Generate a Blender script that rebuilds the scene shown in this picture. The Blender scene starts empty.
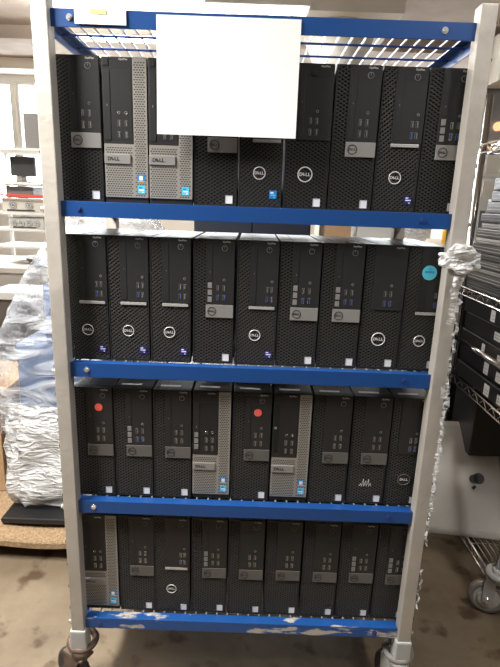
import bpy, bmesh, math, random
from mathutils import Vector, Matrix
random.seed(7)
PI = math.pi
S = bpy.context.scene
C = S.collection
rnd = random.uniform

# ------------------------------------------------------------------ materials
def mat(name, col, rough=.5, metal=0., noise=0., nscale=20., bump=0., bscale=60., spec=.5, alpha=None, trans=0., coat=0.):
    m = bpy.data.materials.new(name); m.use_nodes = True
    nt = m.node_tree; b = nt.nodes['Principled BSDF']
    b.inputs['Base Color'].default_value = (*col, 1)
    b.inputs['Roughness'].default_value = rough
    b.inputs['Metallic'].default_value = metal
    b.inputs['Specular IOR Level'].default_value = spec
    b.inputs['Transmission Weight'].default_value = trans
    b.inputs['Coat Weight'].default_value = coat
    tc = None
    if noise or bump:
        tc = nt.nodes.new('ShaderNodeTexCoord')
    if noise:
        n = nt.nodes.new('ShaderNodeTexNoise'); n.inputs['Scale'].default_value = nscale
        n.inputs['Detail'].default_value = 6
        nt.links.new(tc.outputs['Object'], n.inputs['Vector'])
        r = nt.nodes.new('ShaderNodeValToRGB')
        r.color_ramp.elements[0].position = .3; r.color_ramp.elements[1].position = .7
        r.color_ramp.elements[0].color = (*[c*(1-noise) for c in col], 1)
        r.color_ramp.elements[1].color = (*[min(1, c*(1+noise)) for c in col], 1)
        nt.links.new(n.outputs['Fac'], r.inputs['Fac'])
        nt.links.new(r.outputs['Color'], b.inputs['Base Color'])
    if bump:
        n = nt.nodes.new('ShaderNodeTexNoise'); n.inputs['Scale'].default_value = bscale
        n.inputs['Detail'].default_value = 4
        nt.links.new(tc.outputs['Object'], n.inputs['Vector'])
        bp = nt.nodes.new('ShaderNodeBump'); bp.inputs['Strength'].default_value = bump
        bp.inputs['Distance'].default_value = .01
        nt.links.new(n.outputs['Fac'], bp.inputs['Height'])
        nt.links.new(bp.outputs['Normal'], b.inputs['Normal'])
    return m

def emit(name, col, st):
    m = bpy.data.materials.new(name); m.use_nodes = True
    nt = m.node_tree; nt.nodes.remove(nt.nodes['Principled BSDF'])
    e = nt.nodes.new('ShaderNodeEmission'); e.inputs['Color'].default_value = (*col, 1)
    e.inputs['Strength'].default_value = st
    nt.links.new(e.outputs[0], nt.nodes['Material Output'].inputs['Surface'])
    return m

def chipped(name, blue, chip, lo, hi, scale=18):
    """painted steel whose paint has flaked off in patches along the edges"""
    m = mat(name, blue, .35, 0, 0)
    nt = m.node_tree; b = nt.nodes['Principled BSDF']
    tc = nt.nodes.new('ShaderNodeTexCoord'); mp = nt.nodes.new('ShaderNodeMapping')
    mp.inputs['Scale'].default_value = (.35, 1, 1.6)
    n = nt.nodes.new('ShaderNodeTexNoise'); n.inputs['Scale'].default_value = scale
    n.inputs['Detail'].default_value = 7; n.inputs['Roughness'].default_value = .6
    nt.links.new(tc.outputs['Object'], mp.inputs['Vector']); nt.links.new(mp.outputs[0], n.inputs['Vector'])
    r = nt.nodes.new('ShaderNodeValToRGB')
    r.color_ramp.elements[0].position = lo; r.color_ramp.elements[1].position = hi
    r.color_ramp.elements[0].color = (0, 0, 0, 1); r.color_ramp.elements[1].color = (1, 1, 1, 1)
    nt.links.new(n.outputs['Fac'], r.inputs['Fac'])
    n2 = nt.nodes.new('ShaderNodeTexNoise'); n2.inputs['Scale'].default_value = 140
    nt.links.new(tc.outputs['Object'], n2.inputs['Vector'])
    mc = nt.nodes.new('ShaderNodeMixRGB')
    mc.inputs['Color1'].default_value = (*[c*.5 for c in chip], 1); mc.inputs['Color2'].default_value = (*chip, 1)
    nt.links.new(n2.outputs['Fac'], mc.inputs['Fac'])
    mx = nt.nodes.new('ShaderNodeMixRGB'); mx.inputs['Color1'].default_value = (*blue, 1)
    nt.links.new(r.outputs['Color'], mx.inputs['Fac']); nt.links.new(mc.outputs[0], mx.inputs['Color2'])
    nt.links.new(mx.outputs[0], b.inputs['Base Color'])
    return m

def film(name, lo, hi, scale=14, tint=(.93, .95, .97), rough=.22):
    """crinkled stretch film: see-through where single, white where bunched"""
    m = bpy.data.materials.new(name); m.use_nodes = True
    nt = m.node_tree; b = nt.nodes['Principled BSDF']
    b.inputs['Base Color'].default_value = (*tint, 1); b.inputs['Roughness'].default_value = rough
    b.inputs['Specular IOR Level'].default_value = .8
    tc = nt.nodes.new('ShaderNodeTexCoord'); mp = nt.nodes.new('ShaderNodeMapping')
    mp.inputs['Rotation'].default_value = (0, .5, 0); mp.inputs['Scale'].default_value = (.6, 1, 1.8)
    n = nt.nodes.new('ShaderNodeTexNoise'); n.inputs['Scale'].default_value = scale
    n.inputs['Detail'].default_value = 8; n.inputs['Distortion'].default_value = 1.2
    nt.links.new(tc.outputs['Object'], mp.inputs[0]); nt.links.new(mp.outputs[0], n.inputs['Vector'])
    r = nt.nodes.new('ShaderNodeMapRange'); r.inputs['From Min'].default_value = .35; r.inputs['From Max'].default_value = .65
    r.inputs['To Min'].default_value = lo; r.inputs['To Max'].default_value = hi
    nt.links.new(n.outputs['Fac'], r.inputs['Value'])
    bp = nt.nodes.new('ShaderNodeBump'); bp.inputs['Strength'].default_value = 1; bp.inputs['Distance'].default_value = .03
    nt.links.new(n.outputs['Fac'], bp.inputs['Height']); nt.links.new(bp.outputs[0], b.inputs['Normal'])
    t = nt.nodes.new('ShaderNodeBsdfTransparent'); mx = nt.nodes.new('ShaderNodeMixShader')
    nt.links.new(r.outputs[0], mx.inputs['Fac']); nt.links.new(t.outputs[0], mx.inputs[1]); nt.links.new(b.outputs[0], mx.inputs[2])
    nt.links.new(mx.outputs[0], nt.nodes['Material Output'].inputs['Surface'])
    return m

M = dict(
    case=mat('case_steel', (.015, .015, .016), .33, .0, .15, 30, spec=.6),
    bezel=mat('bezel_plastic', (.020, .020, .021), .45, spec=.35),
    recess=mat('recess_black', (.004, .004, .004), .7),
    lattice=mat('lattice_plastic', (.056, .054, .053), .4, spec=.35),
    panel=mat('panel_plastic', (.025, .025, .026), .42, spec=.35),
    panel_gap=mat('panel_gap', (.008, .008, .008), .6),
    plate=mat('nameplate_grey', (.27, .265, .26), .4, .15),
    plate_dark=mat('nameplate_dull', (.12, .115, .11), .45, .1),
    silver=mat('silver_plastic', (.31, .295, .27), .42, .15),
    silver_holes=mat('silver_hole', (.03, .03, .03), .7),
    bar=mat('trim_bar_silver', (.55, .55, .55), .3, .4),
    logo_dark=mat('logo_dark', (.02, .02, .022), .5),
    logo_light=mat('logo_light', (.72, .72, .72), .35, .2),
    port_metal=mat('port_metal', (.6, .6, .6), .25, .8),
    port_blue=mat('port_blue', (.03, .10, .55), .4),
    port_black=mat('port_black', (.005, .005, .005), .5),
    cover=mat('port_cover_grey', (.22, .22, .22), .5),
    st_white=mat('sticker_white', (.80, .82, .85), .4),
    st_blue=mat('sticker_blue', (.02, .22, .62), .35),
    st_cyan=mat('sticker_cyan', (.10, .55, .80), .35),
    st_violet=mat('sticker_violet', (.03, .03, .20), .35),
    red_dot=mat('red_dot', (.90, .13, .11), .5),
    cyan_dot=mat('cyan_dot', (.10, .62, .80), .5),
    chalk=mat('chalk', (.7, .7, .7), .8),
    post=mat('post_steel', (.46, .43, .39), .5, .25, .14, 9, .12, 40),
    slot=mat('slot_dark', (.03, .03, .03), .7),
    blue=chipped('blue_paint', (.010, .062, .24), (.45, .43, .4), .74, .76),
    blue_chip=chipped('blue_paint_flaked', (.012, .075, .28), (.62, .58, .5), .575, .60, 20),
    wire=mat('wire_zinc', (.72, .72, .72), .3, .6),
    wire_blue=mat('wire_blue', (.02, .05, .22), .35),
    chrome=mat('chrome', (.75, .75, .76), .15, 1.),
    bolt=mat('bolt_zinc', (.8, .8, .78), .25, .8),
    caster_grey=mat('caster_grey', (.46, .47, .47), .45, .1),
    caster_brown=mat('caster_rust', (.13, .09, .07), .6, .2, .4, 30),
    rubber=mat('rubber', (.035, .03, .03), .6),
    rubber_grey=mat('rubber_grey', (.22, .21, .2), .6),
    paper=mat('paper', (.93, .93, .92), .8),
    paper_yellow=mat('marker_yellow', (.75, .85, .25), .8),
    particle=mat('pressed_wood', (.34, .23, .13), .85, 0, .35, 120, .5, 150),
    card=mat('cardboard', (.42, .27, .15), .85, 0, .1, 10),
    black=mat('black_plastic', (.012, .012, .013), .45),
    black_box=mat('black_desktop', (.010, .010, .012), .4),
    dkgrey=mat('dark_grey_plastic', (.05, .05, .052), .4),
    midgrey=mat('mid_grey', (.19, .19, .19), .45, .1),
    ltgrey=mat('light_grey', (.55, .55, .53), .5),
    beige=mat('beige_enamel', (.60, .58, .52), .5),
    white=mat('white_enamel', (.8, .8, .78), .5),
    bench=mat('bench_top', (.62, .59, .54), .5, 0, .05, 8),
    bench_front=mat('bench_front', (.23, .20, .18), .6),
    red=mat('red_strip', (.75, .06, .03), .5),
    alu=mat('brushed_alu', (.66, .64, .61), .34, .25, .06, 6),
    navy=mat('navy_load', (.10, .14, .24), .45, 0, .4, 14),
    navy_cab=mat('navy_cabinet', (.015, .018, .035), .45, 0),
    load_white=mat('load_white', (.5, .51, .53), .5, 0, .2, 12),
    yellow=mat('yellow_plastic', (.85, .50, .03), .4),
    film=film('stretch_film', .04, .52, 9, (.8, .84, .9)),
    film_dense=film('stretch_film_bunched', .45, 1., 22, (.80, .81, .82)),
    film_scrap=film('stretch_film_wad', .75, 1., 40, (.95, .96, .97), .3),
    film_thin=film('stretch_film_shreds', .10, .6, 60),
    amber=emit('amber_lamp', (1., .50, .25), 1.6),
    tube=emit('lamp_tube', (1., .98, .94), 12.),
)

# ------------------------------------------------------------------ mesh helpers
def box(bm, x0, x1, y0, y1, z0, z1, mi=0, bev=0., rot=None):
    vs = [bm.verts.new((x, y, z)) for x in (x0, x1) for y in (y0, y1) for z in (z0, z1)]
    fs = [bm.faces.new([vs[i] for i in q]) for q in
          ((0, 1, 3, 2), (4, 6, 7, 5), (0, 4, 5, 1), (2, 3, 7, 6), (0, 2, 6, 4), (1, 5, 7, 3))]
    for f in fs: f.material_index = mi
    if bev:
        es = list({e for f in fs for e in f.edges})
        r = bmesh.ops.bevel(bm, geom=es, offset=bev, segments=2, affect='EDGES', profile=.6)
        for f in r['faces']: f.material_index = mi
        vs = list({v for f in r['faces'] for v in f.verts})
    if rot: bmesh.ops.transform(bm, matrix=rot, verts=list(vs))
    return vs

def cyl(bm, p, q, r, n=10, mi=0, r2=None, cap=True):
    p = Vector(p); q = Vector(q); d = (q-p)
    a = d.orthogonal().normalized(); b = d.normalized().cross(a)
    r2 = r if r2 is None else r2
    A = [bm.verts.new(p+(a*math.cos(2*PI*i/n)+b*math.sin(2*PI*i/n))*r) for i in range(n)]
    B = [bm.verts.new(q+(a*math.cos(2*PI*i/n)+b*math.sin(2*PI*i/n))*r2) for i in range(n)]
    for i in range(n):
        f = bm.faces.new((A[i], A[(i+1) % n], B[(i+1) % n], B[i])); f.material_index = mi
        f.smooth = n > 6
    if cap:
        f = bm.faces.new(A[::-1]); f.material_index = mi
        f = bm.faces.new(B); f.material_index = mi

def tube(bm, pts, r, n=6, mi=0):
    for a, b in zip(pts, pts[1:]): cyl(bm, a, b, r, n, mi)

def torus(bm, c, axis, R, r, n=24, k=8, mi=0):
    axis = Vector(axis).normalized(); a = axis.orthogonal().normalized(); b = axis.cross(a); c = Vector(c)
    rows = []
    for i in range(n):
        t = 2*PI*i/n; d = a*math.cos(t)+b*math.sin(t)
        rows.append([bm.verts.new(c+d*(R+r*math.cos(2*PI*j/k))+axis*r*math.sin(2*PI*j/k)) for j in range(k)])
    for i in range(n):
        for j in range(k):
            f = bm.faces.new((rows[i][j], rows[(i+1) % n][j], rows[(i+1) % n][(j+1) % k], rows[i][(j+1) % k]))
            f.smooth = True; f.material_index = mi

def mesh(name, fn, mats):
    bm = bmesh.new(); fn(bm)
    bmesh.ops.recalc_face_normals(bm, faces=bm.faces)
    me = bpy.data.meshes.new(name); bm.to_mesh(me); bm.free()
    for m in (mats if isinstance(mats, (list, tuple)) else [mats]): me.materials.append(m)
    return me

def link(name, me, parent=None, loc=(0, 0, 0), rot=(0, 0, 0)):
    o = bpy.data.objects.new(name, me); C.objects.link(o)
    o.location = loc; o.rotation_euler = rot
    if parent: o.parent = parent
    return o

def obj(name, fn, mats, parent=None, loc=(0, 0, 0), rot=(0, 0, 0)):
    return link(name, mesh(name, fn, mats), parent, loc, rot)

def tag(o, label, cat, group=None, kind=None):
    o['label'] = label; o['category'] = cat
    if group: o['group'] = group
    if kind: o['kind'] = kind
    return o

def thing(name, label, cat, loc=(0, 0, 0), group=None, rot=(0, 0, 0)):
    o = link(name, None, None, loc, rot); return tag(o, label, cat, group)

def struct(name, fn, mats, loc=(0, 0, 0)):
    o = obj(name, fn, mats, None, loc); o['kind'] = 'structure'; return o

def bx(*a, **k): return lambda bm: box(bm, *a, **k)

# text as mesh, standing in the XZ plane facing -Y, centred on the origin
def text_mesh(s, size, bold=0., rot=0.):
    cu = bpy.data.curves.new('lettering', 'FONT'); cu.body = s; cu.size = size
    cu.align_x = 'CENTER'; cu.align_y = 'CENTER'; cu.extrude = .0002; cu.offset = bold
    cu.resolution_u = 2
    o = bpy.data.objects.new('lettering', cu); C.objects.link(o)
    dg = bpy.context.evaluated_depsgraph_get(); dg.update()
    me = bpy.data.meshes.new_from_object(o.evaluated_get(dg)); me = me.copy()
    bpy.data.objects.remove(o)
    me.transform(Matrix.Rotation(PI/2, 4, 'X') @ Matrix.Rotation(rot, 4, 'Z'))
    me.materials.clear()
    return me

def add_mesh(bm, me, off=(0, 0, 0)):
    me.transform(Matrix.Translation(off)); bm.from_mesh(me)

def word(bm, h, cx, cz, y):
    """DELL with the tilted E"""
    s = h*1.38
    add_mesh(bm, text_mesh('D', s, s*.03), (cx-h*1.25, y, cz))
    add_mesh(bm, text_mesh('E', s*.92, s*.03, PI*.22), (cx-h*.38, y, cz))
    add_mesh(bm, text_mesh('L', s, s*.03), (cx+h*.50, y, cz))
    add_mesh(bm, text_mesh('L', s, s*.03), (cx+h*1.25, y, cz))

def ring_logo(R, y):
    def f(bm):
        torus(bm, (0, y, 0), (0, 1, 0), R, R*.085, 28, 6)
        word(bm, R*.47, 0, 0, y)
    return f

# ------------------------------------------------------------------ desktop towers
W, H, D = .093, .290, .292
def inside(x, z, rects):
    return any(a <= x <= b and c <= z <= d for a, b, c, d in rects)

def lattice(bm, rects, sx, sz, w, both=True, mi=0, y0=.0006, y1=.0032, w2=None, slope2=None):
    """thin bars crossing over a recess, clipped to the given rectangles"""
    def clip(px, pz, dx, dz, r):
        t0, t1 = -9, 9
        for p, d, lo, hi in ((px, dx, r[0], r[1]), (pz, dz, r[2], r[3])):
            if abs(d) < 1e-9:
                if not lo <= p <= hi: return None
                continue
            a, b = (lo-p)/d, (hi-p)/d
            if a > b: a, b = b, a
            t0 = max(t0, a); t1 = min(t1, b)
        return (t0, t1) if t1-t0 > .002 else None
    dirs = [(sx, sz, w)]
    if both: dirs.append((-(slope2[0] if slope2 else sx), (slope2[1] if slope2 else sz), w2 or w))
    for dx, dz, ww in dirs:
        L = math.hypot(dx, dz); ux, uz = dx/L, dz/L; nx, nz = -uz, ux
        stepx = abs(dx)
        n = int((W+H*abs(dx/dz))/stepx)+3
        for r in rects:
            for k in range(-n, n):
                px = r[0]*0+k*stepx; pz = 0
                c = clip(px, pz, ux, uz, r)
                if not c: continue
                a = (px+ux*c[0], pz+uz*c[0]); b = (px+ux*c[1], pz+uz*c[1])
                h = ww/2
                V = [bm.verts.new((p[0]+s*nx*h, y, p[1]+s*nz*h)) for p in (a, b) for s in (-1, 1) for y in (y0, y1)]
                # 0 a- y0,1 a- y1,2 a+ y0,3 a+ y1,4 b- y0,5 b- y1,6 b+ y0,7 b+ y1
                for q in ((0, 4, 6, 2), (0, 1, 5, 4), (2, 6, 7, 3)):
                    bm.faces.new([V[i] for i in q]).material_index = mi

def bezel_fn(bm):
    box(bm, 0, W, .004, .020, 0, H, 0, .0015)
    t = .0032
    box(bm, 0, t, 0, .005, 0, H, 0, .0008); box(bm, W-t, W, 0, .005, 0, H, 0, .0008)
    box(bm, t, W-t, 0, .005, 0, t+.002, 0); box(bm, t, W-t, 0, .005, H-t-.001, H, 0)
    box(bm, t, W-t, .0036, .0042, t, H-t, 1)

CACHE = {}
def cm(key, fn, mats):
    if key not in CACHE: CACHE[key] = mesh(key.split('|')[0], fn, mats)
    return CACHE[key]

def usb(bm, tongue=0):
    box(bm, -.0030, .0030, -.0004, .0012, -.0066, .0066, 0)
    box(bm, -.0022, .0022, -.0008, .0010, -.0057, .0057, 1)
    box(bm, -.0002, .0015, -.0012, .0008, -.0050, .0050, 2)

def put(t, name, key, fn, mats, x=0, y=0, z=0, label=None, parent=None, rot=(0, 0, 0)):
    o = link(name, cm(name+'|'+key, fn, mats), parent or t, (x, y, z), rot)
    if label: o['label'] = label
    return o

def tower(kind, x, y, z, label, group, rz=0., opts=()):
    t = thing('desktop_computer', label, 'desktop computer', (x, y, z), group, (0, 0, rz))
    # origin: lower left front corner of the case
    put(t, 'case', 'c', lambda bm: (box(bm, .0008, W-.0008, .0195, D, .003, H-.001, 0, .0012),
                                    box(bm, .03, .0306, .03, D-.02, H-.0012, H-.0004, 1),
                                    [box(bm, a, a+.010, b, b+.012, 0, .003, 1) for a in (.01, .072) for b in (.03, .25)]),
        [M['case'], M['recess']])
    if kind == 'C':
        put(t, 'bezel', 'C', lambda bm: (box(bm, 0, W, .002, .020, 0, H, 0, .0015),), [M['bezel']])
        def silver(bm):
            # L-shaped silver fascia with staggered dash holes
            for r in ((.0632, W-.0006, .013, H-.002), (.0006, .0632, .013, .122)):
                box(bm, r[0], r[1], -.0012, .003, r[2], r[3], 0)
                nz = int((r[3]-r[2]-.004)/.0046)
                for j in range(nz):
                    zz = r[2]+.003+j*.0046
                    xx = r[0]+.0025+(.0028 if j % 2 else 0)
                    while xx+.0032 < r[1]-.0015:
                        if not (r[0] < .05 and .080 < zz < .102 and xx < .057):
                            box(bm, xx, xx+.0036, -.0014, -.0010, zz, zz+.0022, 1)
                        xx += .0056
        put(t, 'grille', 'Cs', silver, [M['silver'], M['silver_holes']], label='silver perforated fascia')
        put(t, 'front_panel', 'C', lambda bm: (box(bm, .0006, .0628, -.0020, .004, .1225, H-.002, 0, .0008),
                                               box(bm, .018, .060, -.0024, -.0018, .130, .262, 1),
                                               box(bm, .0006, .0628, -.0023, -.0019, .268, .2688, 1)),
            [M['panel'], M['bezel']])
        if 'open' in opts:
            put(t, 'drive_bay', 'open', lambda bm: (box(bm, .003, .015, -.0026, -.0019, .135, .262, 0),
                                                    box(bm, .004, .010, -.0035, -.0025, .198, .204, 1)),
                [M['recess'], M['cover']], label='open empty drive bay')
        else:
            put(t, 'optical_drive', 'C', lambda bm: (box(bm, .0022, .0172, -.0023, -.0019, .128, .264, 1),
                                                     box(bm, .0030, .0164, -.0030, -.0019, .1288, .2632, 0, .0005),
                                                     box(bm, .009, .0105, -.0033, -.0028, .195, .199, 2)),
                [M['panel'], M['panel_gap'], M['cover']])
        put(t, 'power_button', 'sq', lambda bm: (box(bm, -.0065, .0065, -.0006, 0, -.0065, .0065, 1),
                                                 box(bm, -.0055, .0055, -.0014, 0, -.0055, .0055, 0, .0006)),
            [M['panel'], M['panel_gap']], .0090, -.0020, .2780)
        for px in (.034, .049):
            put(t, 'audio_jack', 'j', lambda bm: (torus(bm, (0, -.0006, 0), (0, 1, 0), .0026, .0007, 12, 6, 0),
                                                  cyl(bm, (0, .0, 0), (0, -.0008, 0), .0022, 10, 1)),
                [M['port_metal'], M['port_black']], px, -.0022, .183)
            for pz in (.162, .140):
                put(t, 'usb_port', 'k', usb, [M['port_metal'], M['port_black'], M['midgrey']], px, -.0024, pz)
        ln = put(t, 'nameplate', 'C', lambda bm: box(bm, .0004, .0565, -.0042, -.0008, .0815, .1005, 0, .0010), [M['plate']], label='raised pale grey nameplate')
        put(t, 'logo', 'Cw', lambda bm: word(bm, .0075, .021, .091, -.0044), [M['logo_dark']], parent=ln)
        if 'row1' not in opts or 'two' in opts:
            put(t, 'sticker', 'C2', lambda bm: (box(bm, -.008, .008, -.0005, .0003, -.008, .008, 0),
                                                box(bm, -.0045, .0035, -.0007, .0, -.004, .005, 1),
                                                box(bm, -.008, .008, -.0007, 0, -.008, -.006, 2)),
                [M['st_blue'], M['st_white'], M['yellow']], .078, -.0014, .053, 'small blue sticker with pale window mark')
        put(t, 'processor_sticker', 'C1', sticker_fn, [M['st_cyan'], M['st_white'], M['st_blue']], .078, -.0014, .030, 'blue processor sticker')
    else:
        put(t, 'bezel', 'b', bezel_fn, [M['bezel'], M['recess']])
        px0 = .020 if kind == 'D' else .0285
        px1 = .0835 if 'darklogo' in opts else W-.0006
        pz0 = .142
        rects = [(.0032, px0, .005, H-.004), (px0, W-.0032, .005, pz0)]
        if 'darklogo' in opts: rects.append((px1, W-.0032, pz0, H-.004))
        if kind in 'AD':
            put(t, 'grille', kind+str(px1), lambda bm: lattice(bm, rects, .0128, .0076, .0016), [M['lattice']])
        else:
            put(t, 'grille', 'B', lambda bm: lattice(bm, rects, .0108, .0090, .0030, True, w2=.0011, slope2=(.0108, .0070)), [M['lattice']])
        put(t, 'front_panel', kind+str(px1), lambda bm: (box(bm, px0, px1, -.0016, .005, pz0, H-.0006, 0, .0008),
                                                box(bm, px0+.018, px1-.001, -.0019, -.0014, .266, .2666, 1)),
            [M['panel'], M['panel_gap']])
        sx = px0+.003
        if 'nodrive' not in opts:
            tall = 'cards' not in opts
            zb = .146 if tall else .197
            put(t, 'optical_drive', kind+str(tall), lambda bm: (box(bm, sx, sx+.0125, -.0018, -.0014, zb, .279, 1),
                                                    box(bm, sx+.0007, sx+.0118, -.0025, -.0014, zb+.0008, .2782, 0, .0005),
                                                    box(bm, sx+.006, sx+.007, -.0028, -.0022, .215, .218, 2)),
                [M['panel'], M['panel_gap'], M['cover']])
        if 'cards' in opts:
            for pz in (.186, .170, .154):
                put(t, 'port_cover', 'p', lambda bm: box(bm, -.0048, .0048, -.0012, .0004, -.0062, .0062, 0, .0006), [M['cover']], sx+.0063, -.0016, pz, 'grey square blanking cover')
        bxp = .060 if kind == 'D' else .070
        if 'sq' in opts or kind == 'D':
            put(t, 'power_button', 'sqb', lambda bm: (box(bm, -.0065, .0065, -.0006, 0, -.0065, .0065, 1),
                                                     box(bm, -.0055, .0055, -.0014, 0, -.0055, .0055, 0, .0006)),
                [M['panel'], M['panel_gap']], bxp-.008, -.0016, .272)
        else:
            put(t, 'power_button', 'r', lambda bm: (torus(bm, (0, -.0004, 0), (0, 1, 0), .0058, .0007, 18, 6, 1),
                                                    cyl(bm, (0, .0, 0), (0, -.0010, 0), .0052, 18, 2),
                                                    box(bm, -.0004, .0004, -.0014, -.0009, 0, .0052, 1)),
                [M['panel'], M['midgrey'], M['panel_gap']], bxp, -.0016, .270)
        ux = (.056, .070) if kind == 'A' else ((.049, .062) if kind == 'D' else (.069, .079))
        put(t, 'audio_jack', 'j2', lambda bm: (torus(bm, (0, -.0006, 0), (0, 1, 0), .0024, .0007, 12, 6, 0),
                                              cyl(bm, (0, .0, 0), (0, -.0008, 0), .0022, 10, 1)),
            [M['midgrey'], M['port_black']], ux[1], -.0016, .199)
        for i, px in enumerate(ux):
            for j, pz in enumerate((.180, .158)):
                bl = (j == 1 and ('blue' in opts or (kind == 'B' and i == 0)))
                put(t, 'usb_port', 'blue' if bl else 'g', usb, [M['port_metal'], M['port_black'], M['port_blue'] if bl else M['midgrey']], px, -.0018, pz, 'blue usb port' if bl else None)
        if kind == 'A':
            dull = 'dull' in opts
            pl = put(t, 'nameplate', 'A'+str(dull), lambda bm: box(bm, .0290, W-.0010, -.0030, .004, .1115, .1415, 0, .0008), [M['plate_dark'] if dull else M['plate']], label='grey nameplate')
            put(t, 'logo', 'A', ring_logo(.0093, 0), [M['logo_dark']], .0430, -.0033, .1265, parent=pl)
        elif kind == 'B':
            put(t, 'trim_bar', 'B', lambda bm: box(bm, .028, W-.006, -.0030, .004, .1345, .1410, 0, .0008), [M['bar']], label='thin silver trim bar')
            put(t, 'logo', 'B', ring_logo(.0125, 0), [M['logo_light']], .0440, -.0004, .0725)
        else:
            dk = 'darklogo' in opts
            if not dk:
                put(t, 'logo', 'D'+str(dk), ring_logo(.0150, 0), [M['logo_light']], .0440, -.0004, .0730)
            else:
                lg = put(t, 'logo', 'Ddk', lambda bm: (cyl(bm, (0, .0018, 0), (0, -.0002, 0), .0150, 24, 0), torus(bm, (0, -.0004, 0), (0, 1, 0), .0150, .0008, 28, 6, 1)), [M['logo_dark'], M['midgrey']], .0440, -.0004, .0730)
                put(t, 'lettering', 'Ddk2', lambda bm: word(bm, .006, 0, 0, 0), [M['logo_light']], 0, -.0010, 0, parent=lg)
        if 'blueint' in opts:
            put(t, 'processor_sticker', 'bi', sticker_fn, [M['st_blue'], M['st_cyan'], M['st_white']], .075, -.0004, .029, 'bright blue processor sticker')
        elif kind == 'B' and 'wht' not in opts:
            put(t, 'processor_sticker', 'bv', sticker_small, [M['st_violet'], M['st_white']], .077, -.0004, .027, 'small dark blue processor sticker')
        else:
            put(t, 'processor_sticker', 'w', lambda bm: (box(bm, -.0078, .0078, -.0005, .0003, -.0085, .0085, 0),
                                                         box(bm, -.0078, -.0055, -.0007, 0, -.0085, .0085, 1),
                                                         box(bm, -.0055, .0078, -.0007, 0, .0065, .0085, 1)),
                [M['st_white'], M['st_cyan'] if False else M['ltgrey']], .0765 if kind != 'D' else .072, -.0004, .0155, 'white processor sticker')
    if 'name' not in opts:
        put(t, 'model_lettering', 'opt', lambda bm: add_mesh(bm, text_mesh('OptiPlex', .0052, .0001)), [M['ltgrey']], .074 if kind != 'C' else .045, -.0023 if kind == 'C' else -.0018, .2845)
    if 'red' in opts:
        put(t, 'round_sticker', 'red', lambda bm: cyl(bm, (0, 0, 0), (0, -.0006, 0), .0095, 24), [M['red_dot']], .060, -.0027, .240, 'round red sticker')
    if 'cyan' in opts:
        put(t, 'round_sticker', 'cyan', lambda bm: (cyl(bm, (0, 0, 0), (0, -.0006, 0), .0165, 28, 0),
            [box(bm, -.010+i*.0042, -.0072+i*.0042, -.0009, -.0005, -.001+.001*(i % 2), .004, 1) for i in range(5)],
            box(bm, -.004, .004, -.0009, -.0005, .008, .0095, 1)),
            [M['cyan_dot'], M['st_blue']], .048, -.0027, .232, 'round pale blue sticker')
    if 'scrawl' in opts:
        put(t, 'chalk_mark', 's', lambda bm: [tube(bm, [(a, 0, b), (a+.004, 0, b+c), (a+.006, 0, b+.001)], .0005, 5) for a, b, c in ((0, 0, .006), (.006, -.002, .022), (.012, .0, .014), (.019, .001, .018), (.024, -.001, .010))], [M['chalk']], .030, -.0004, .050, 'pale scribbled mark')
    if 'toplabel' in opts:
        put(t, 'service_label', 't', lambda bm: (box(bm, .012, .066, .022, .036, H-.0008, H-.0004, 1), box(bm, .014, .064, .024, .034, H-.0006, H-.0001, 0)), [M['ltgrey'], M['port_black']], label='pale service label on the lid')
    if 'topdoor' in opts:
        pass
    return t

def sticker_fn(bm):
    box(bm, -.0080, .0080, -.0005, .0003, -.0085, .0085, 0)
    box(bm, -.0055, .0015, -.0007, 0, .0020, .0055, 2)
    box(bm, -.0050, .0055, -.0007, 0, -.0025, .0005, 1)
    box(bm, .0010, .0045, -.0007, 0, -.0070, -.0045, 1)
def sticker_small(bm):
    box(bm, -.0080, .0080, -.0005, .0003, -.0080, .0080, 0)
    box(bm, -.0055, .0005, -.0007, 0, .0035, .0060, 1)
    box(bm, -.0055, .0060, -.0007, 0, -.0012, .0012, 1)
    box(bm, .0015, .0045, -.0007, 0, -.0065, -.0045, 1)

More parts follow.
